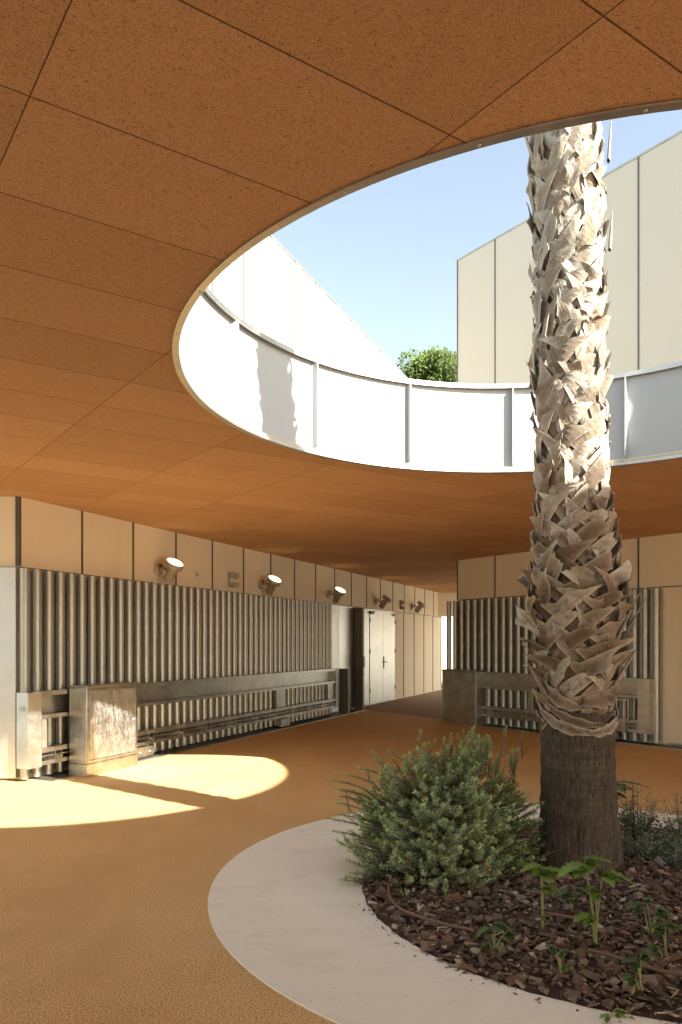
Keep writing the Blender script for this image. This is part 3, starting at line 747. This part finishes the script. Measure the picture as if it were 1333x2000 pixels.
# ------------------------------------------------------------------ plants
def leaf_quads(m, col, base, d, up, L, w, c, fold=.25):
    sd = d.cross(up)
    if sd.length < 1e-4: sd = d.cross(Vector((1,0,0)))
    sd.normalize(); u2 = sd.cross(d).normalized()
    p1 = base + d*L*.45 + sd*w/2 + u2*w*fold; p2 = base + d*L*.45 - sd*w/2 + u2*w*fold; tip = base + d*L - u2*L*.12; mid = base + d*L*.5
    m.add([base, p1, tip, p2, mid], [(0,1,4),(1,2,4),(2,3,4),(3,0,4)]); col += [c]*5
def shrub():
    T = thing('shrub', 'dense green shrub with narrow leaves spilling over the pale kerb beside the palm', 'shrub', (.66,4.78,0))
    m = MB(); col = []; st = MB(); O = Vector((.66,4.78,0))
    def top(az):   # silhouette radius factors
        return 1 + .10*math.sin(3*az+.6)+.07*math.sin(5*az+2)
    n = 1500
    for i in range(n):
        az = random.uniform(0, 2*PI); el = math.asin(random.uniform(-.05, 1))
        f = top(az); rx, ry, rz = .64*f, .53*f, .70*(1+.06*math.sin(az*2+1)+.05*math.sin(az*5))
        k = random.uniform(.78, 1.0) if random.random() < .75 else random.uniform(.5,.8)
        if random.random() < .06: k = random.uniform(1.02, 1.12)
        k *= 1 + .09*math.sin(az*9+el*7)
        e = Vector((rx*math.cos(az)*math.cos(el)*k, ry*math.sin(az)*math.cos(el)*k, .10+rz*math.sin(el)*k))
        if e.z < .06: e.z = .06
        out = Vector((e.x, e.y, 0)); out = out.normalized() if out.length > .01 else out
        d = (out*1.0*math.cos(el) + Vector((random.gauss(0,.4), random.gauss(0,.4), .62))).normalized()
        Ls = random.uniform(.09,.16); b = e - d*Ls - out*.03; ctrl = b + (e-b)*.5 + out*.012
        if b.z < .02: b.z = .02
        sprig(m, col, st, b, ctrl, e, 1.0)
        if i % 6 == 0:
            r0 = Vector((e.x*.12+random.uniform(-.05,.05), e.y*.12+random.uniform(-.05,.05), .0)); st.tube([r0, (r0*.45+b*.55)-Vector((0,0,.04)), b], [.006,.004,.003], 5, False)
    for i in range(60):
        a = Vector((random.gauss(.27,.15), random.gauss(.12,.10), random.uniform(.66,.93))); b = a-Vector((random.gauss(0,.03)+.02,random.gauss(0,.03),random.uniform(.14,.25))); sprig(m, col, st, b, a*.5+b*.5, a, 1.5)
        if i % 4 == 0: st.tube([Vector((.1,.08,.05)), Vector((b.x*.8,b.y*.8,.4)), b], [.005,.004,.003], 5, False)
    for (x,y,z) in ((-.70,-.05,.56),(-.66,.0,.50),(-.72,.02,.60),(-.66,-.18,.42),(-.63,-.28,.06),(-.66,-.30,.05),(-.61,-.25,.08),(.60,-.2,.50),(.58,-.22,.40),(-.66,.12,.52),(-.70,.1,.44),(-.74,-.02,.36),(-.70,-.12,.30),(-.62,.1,.62),(-.55,-.1,.70),(-.62,-.28,.25),(-.60,-.3,.30)):
        a = Vector((x,y,z)); sprig(m, col, st, Vector((x*.72,y*.8,z-.05)), Vector((x*.87,y*.9,z-.01)), a, 2.0); st.tube([Vector((x*.1,y*.1,.03)), Vector((x*.4,y*.4,z*.6)), Vector((x*.72,y*.8,z-.05))], [.005,.004,.003], 5, False)
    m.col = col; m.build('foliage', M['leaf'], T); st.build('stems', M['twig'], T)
def sprig(m, col, st, b, ctrl, e, dens):
    P = [b*(1-t)**2 + ctrl*2*t*(1-t) + e*t*t for t in [q/7 for q in range(8)]]
    st.tube(P, [.004,.0035,.003,.0026,.0022,.0018,.0015,.001], 4, False)
    ln = (e-ctrl).length; N = int(random.uniform(52,68)*dens); tone = random.uniform(.75,1.2)
    yel = random.random() < .06
    for j in range(N):
        t = 1-.95*random.random() if j < N-8 else 1-.02*(j-(N-8))/8
        p = b*(1-t)**2 + ctrl*2*t*(1-t) + e*t*t; d = ((e-ctrl)*t + (ctrl-b)*(1-t)).normalized()
        if j >= N-8: p = e; t = 1
        an = random.uniform(0,2*PI); a = d.orthogonal().normalized(); q = a*math.cos(an)+d.cross(a)*math.sin(an)
        sp = .95 if t < .97 else .45
        dd = (d*random.uniform(.45,.9) + q*sp).normalized()
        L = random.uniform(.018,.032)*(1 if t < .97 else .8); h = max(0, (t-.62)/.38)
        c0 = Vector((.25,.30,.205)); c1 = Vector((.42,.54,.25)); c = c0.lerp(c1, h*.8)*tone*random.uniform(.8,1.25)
        if yel and t < .8: c = Vector((.30,.17,.08))*random.uniform(.6,1.1)
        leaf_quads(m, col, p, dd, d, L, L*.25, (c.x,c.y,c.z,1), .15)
shrub()
def round_leaf(m, col, c0, nrm, L, color):
    a = nrm.orthogonal().normalized(); an = random.uniform(0,2*PI); a = (a*math.cos(an)+nrm.cross(a)*math.sin(an)); b = nrm.cross(a)
    vs = [c0] + [c0 + a*(L*(.5+.55*math.cos(t))) + b*(L*.42*math.sin(t)) - nrm*L*.1*abs(math.sin(t)) for t in [2*PI*k/8 for k in range(8)]]
    m.add(vs, [(0,1+k,1+(k+1)%8) for k in range(8)]); col += [color]*9
def grey_shrub(label, x, y, h, w, n, seed, dense=1):
    random.seed(seed); T = thing('grey_leaf_shrub', label, 'shrub', (x,y,mz(x,y) if False else .03), 0, 'grey leaved shrubs right of the palm')
    m = MB(); col = []; st = MB()
    for i in range(n):
        az = random.uniform(0,2*PI); rr = w*math.sqrt(random.random()); hh = h*random.uniform(.35,1)*(1-.35*(rr/w)**2) if i else h
        e = Vector((rr*math.cos(az), rr*math.sin(az), hh)); b = Vector((e.x*.3,e.y*.3,0)); ctrl = Vector((e.x*.75,e.y*.75,hh*.55))
        P = [b*(1-t)**2 + ctrl*2*t*(1-t) + e*t*t for t in [q/6 for q in range(7)]]
        st.tube(P, [.003,.0026,.0023,.002,.0017,.0014,.001], 4, False)
        for j in range(int(30*dense)):
            t = random.uniform(.15,1); p = b*(1-t)**2 + ctrl*2*t*(1-t) + e*t*t
            nrm = Vector((random.gauss(0,.5),random.gauss(-.2,.5),1)).normalized(); g0 = random.uniform(.7,1.3)
            c = random.choice([(.17,.21,.165),(.20,.245,.20),(.14,.18,.12),(.17,.22,.12),(.25,.30,.275)])
            off = Vector((random.gauss(0,.014),random.gauss(0,.014),random.gauss(0,.01)))
            round_leaf(m, col, p+off, nrm, random.uniform(.011,.024)*(1.1-.35*t), (c[0]*g0,c[1]*g0,c[2]*g0,1))
    m.col = col; m.build('foliage', M['leaf'], T); st.build('stems', M['twig'], T)
grey_shrub('grey green shrub with a tall tip, next to the right side of the palm trunk', 2.17, 5.36, .45, .17, 60, 3)
grey_shrub('low mat of grey green leaves on the mulch right of the palm foot', 2.10, 5.02, .22, .26, 90, 4)
grey_shrub('grey leaved shrub at the right edge of the picture', 2.42, 5.14, .43, .20, 80, 5)
grey_shrub('sparse grey green sprays in front of the right edge shrub', 2.26, 4.68, .27, .20, 44, 6, .8)
random.seed(21)
def lobed_leaf(m, col, base, d, L, w, color, droop=.3, lobes=5):
    d = d.normalized(); sd = d.cross(Vector((0,0,1))); sd = sd.normalized() if sd.length > .01 else Vector((1,0,0)); up = sd.cross(d).normalized()
    n = 22; rows = []; ph = random.uniform(0,6)
    for a in range(n+1):
        t = a/n; mid = base + d*L*t + Vector((0,0,-droop*L*t*t)); env = math.sin(PI*min(1,t*.92+.06))**.6*(1-.35*t)
        ww = w*env*(.42+.45*abs(math.sin(PI*lobes*t+.3))+.16*abs(math.sin(PI*lobes*3.3*t+ph)))
        rows.append((mid, ww))
    k0 = len(m.v); vs = []
    for i, (p, ww) in enumerate(rows):
        fr = .25*ww*math.sin(i*2.1)
        vs += [p - sd*ww + up*(ww*.18+fr*.5), p-sd*ww*.5+up*ww*.22, p, p+sd*ww*.5+up*ww*.22, p + sd*ww + up*(ww*.18-fr*.5)]
    m.add(vs, [(i*5+j, i*5+j+1, i*5+j+6, i*5+j+5) for i in range(n) for j in range(4)], True)
    for i in range(n+1):
        for j in range(5): g0 = (1.25 if j == 2 else random.uniform(.85,1.1)); col.append((color[0]*g0,color[1]*g0,color[2]*g0,1))
def sprout(label, bx, by, leaves, tone=(.16,.26,.05), group='leafy sprouts in the mulch', name='leafy_sprout'):
    p = px(bx, by, .045); z0 = mz(p.x,p.y); T = thing(name, label, 'sprout', (p.x,p.y,z0), 0, group)
    m = MB(); col = []; st = MB()
    for (dx, dz, L, w, ang) in leaves:      # offset of the leaf base in metres, size, heading
        e = Vector((dx, random.uniform(-.03,.03), dz)); b = Vector((random.uniform(-.012,.012), random.uniform(-.01,.01), -.01))
        c = Vector((dx*.35, e.y*.4, dz*.6)); P = [b*(1-t)**2 + c*2*t*(1-t) + e*t*t for t in [q/6 for q in range(7)]]
        st.tube(P, [.0052,.0048,.0042,.0038,.0034,.003,.0024], 8, False)
        a = math.radians(ang); g0 = random.uniform(.85,1.15)
        lobed_leaf(m, col, e, Vector((math.cos(a), -.35*abs(math.sin(a*1.3))-.15, .35*math.sin(abs(a)))), L, w, tuple(q*g0 for q in tone), random.uniform(.15,.5), random.choice([4,5]))
        for s in (-1,1,.3):
            lobed_leaf(m, col, e-Vector((0,0,random.uniform(.005,.03))), Vector((math.cos(a)*.5+s*.35, -.5+s*.35, .1)), L*.62, w*.8, tuple(q*g0*.95 for q in tone), .4, 3)
    m.col = col; m.build('leaves', M['leaf'], T); st.build('stalks', MST, T)
MST = mat_plain('pale_green_stalk', (.20,.24,.08), .5, 0, .15)
sprout('bright green sprout with tall stalk, left one of the pair before the palm foot', 1058, 1822, [(.0,.33,.13,.055,10),(-.01,.35,.11,.05,170),(.01,.24,.08,.04,40),(-.005,.10,.05,.02,20)])
sprout('tall bright green sprout with spreading lobed leaves, right one of the pair', 1165, 1850, [(-.06,.40,.15,.06,165),(-.05,.42,.13,.055,20),(.03,.36,.14,.06,8),(-.03,.16,.10,.045,170),(.0,.28,.08,.04,120)])
sprout('small green seedling with lobed leaves just in front of the green shrub', 965, 1850, [(-.02,.12,.08,.035,165),(.0,.14,.08,.035,15),(-.03,.05,.05,.025,190),(.06,.09,.06,.03,10)], (.085,.14,.05))
sprout('little green seedling between the two tall sprouts and the trunk', 1118, 1790, [(-.02,.13,.08,.04,160),(.02,.14,.07,.035,20),(.0,.10,.06,.03,80)], (.085,.14,.05))
sprout('thin curved seedling in the middle of the mulch at the front', 1096, 1900, [(-.02,.13,.05,.025,150),(-.015,.135,.05,.022,30),(.0,.06,.03,.014,10)], (.085,.14,.05))
sprout('green clump of lobed seedlings below the grey shrubs at right', 1272, 1835, [(-.04,.16,.09,.04,165),(.02,.15,.08,.04,15),(.05,.11,.08,.035,0),(-.02,.19,.06,.03,90)], (.09,.15,.055))
sprout('pair of green seedlings near the right edge of the bed', 1300, 1875, [(.0,.17,.08,.035,20),(-.01,.16,.07,.03,165),(-.04,.07,.05,.025,180)], (.10,.17,.05))
sprout('green seedling with twin stalks at the lower right front', 1252, 1936, [(-.01,.15,.08,.035,160),(.01,.17,.07,.035,25),(-.03,.09,.06,.03,175)], (.085,.14,.05))
sprout('flat little green leaves close to the kerb at the lower right', 1195, 1968, [(-.02,.02,.05,.015,175),(.02,.02,.07,.015,10)], (.17,.27,.07))
sprout('large drooping leaves of a plant behind the right side of the palm trunk', 1205, 1640, [(-.02,.42,.26,.06,5),(-.04,.36,.18,.06,60),(.02,.17,.13,.045,75),(.0,.24,.16,.05,150)], (.10,.155,.085), 'large leaved plants behind the palm', 'large_leaved_plant')

# ------------------------------------------------------------------ tree beyond the buildings
def tree():
    T = thing('tree', 'leafy green tree top showing between the two building blocks', 'tree', (4.35,34,0))
    m = MB(); m.tube([(0,0,0),(.1,0,4),(0,.1,8),(.1,0,12)], [.35,.28,.2,.08], 12)
    rn = random.Random(5); cl = []
    for i in range(70):
        az = rn.uniform(0,2*PI); el = rn.uniform(-.5,1.4); r = 3.0*rn.uniform(.55,1)
        cl.append((Vector((r*math.cos(az)*math.cos(el), r*math.sin(az)*math.cos(el), 11.3+3.1*math.sin(el)*rn.uniform(.85,1.08))), rn.uniform(.45,.8)))
    for c, r in cl[:26]: m.tube([(0,0,7),(c.x*.5,c.y*.5,(7+c.z)/2+.5),tuple(c)], [.1,.06,.02], 6)
    m.build('trunk', M['twig'], T)
    m = MB(); col = []
    for c, r in cl:
        g1 = rn.uniform(.75,1.3)
        for j in range(420):
            v = Vector((rn.gauss(0,1),rn.gauss(0,1),rn.gauss(0,1))).normalized()*r*rn.uniform(.6,1.05); p = c+v
            a = Vector((rn.gauss(0,1),rn.gauss(0,1),rn.gauss(0,1))).normalized(); b = a.orthogonal().normalized(); L = rn.uniform(.07,.12)
            m.add([p-a*L, p+b*L*.5, p+a*L, p-b*L*.5], [(0,1,2,3)]); g = g1*rn.uniform(.7,1.3); col += [(.095*g,.135*g,.035*g,1)]*4
    m.col = col; m.build('crown', M['leaf'], T)
tree()
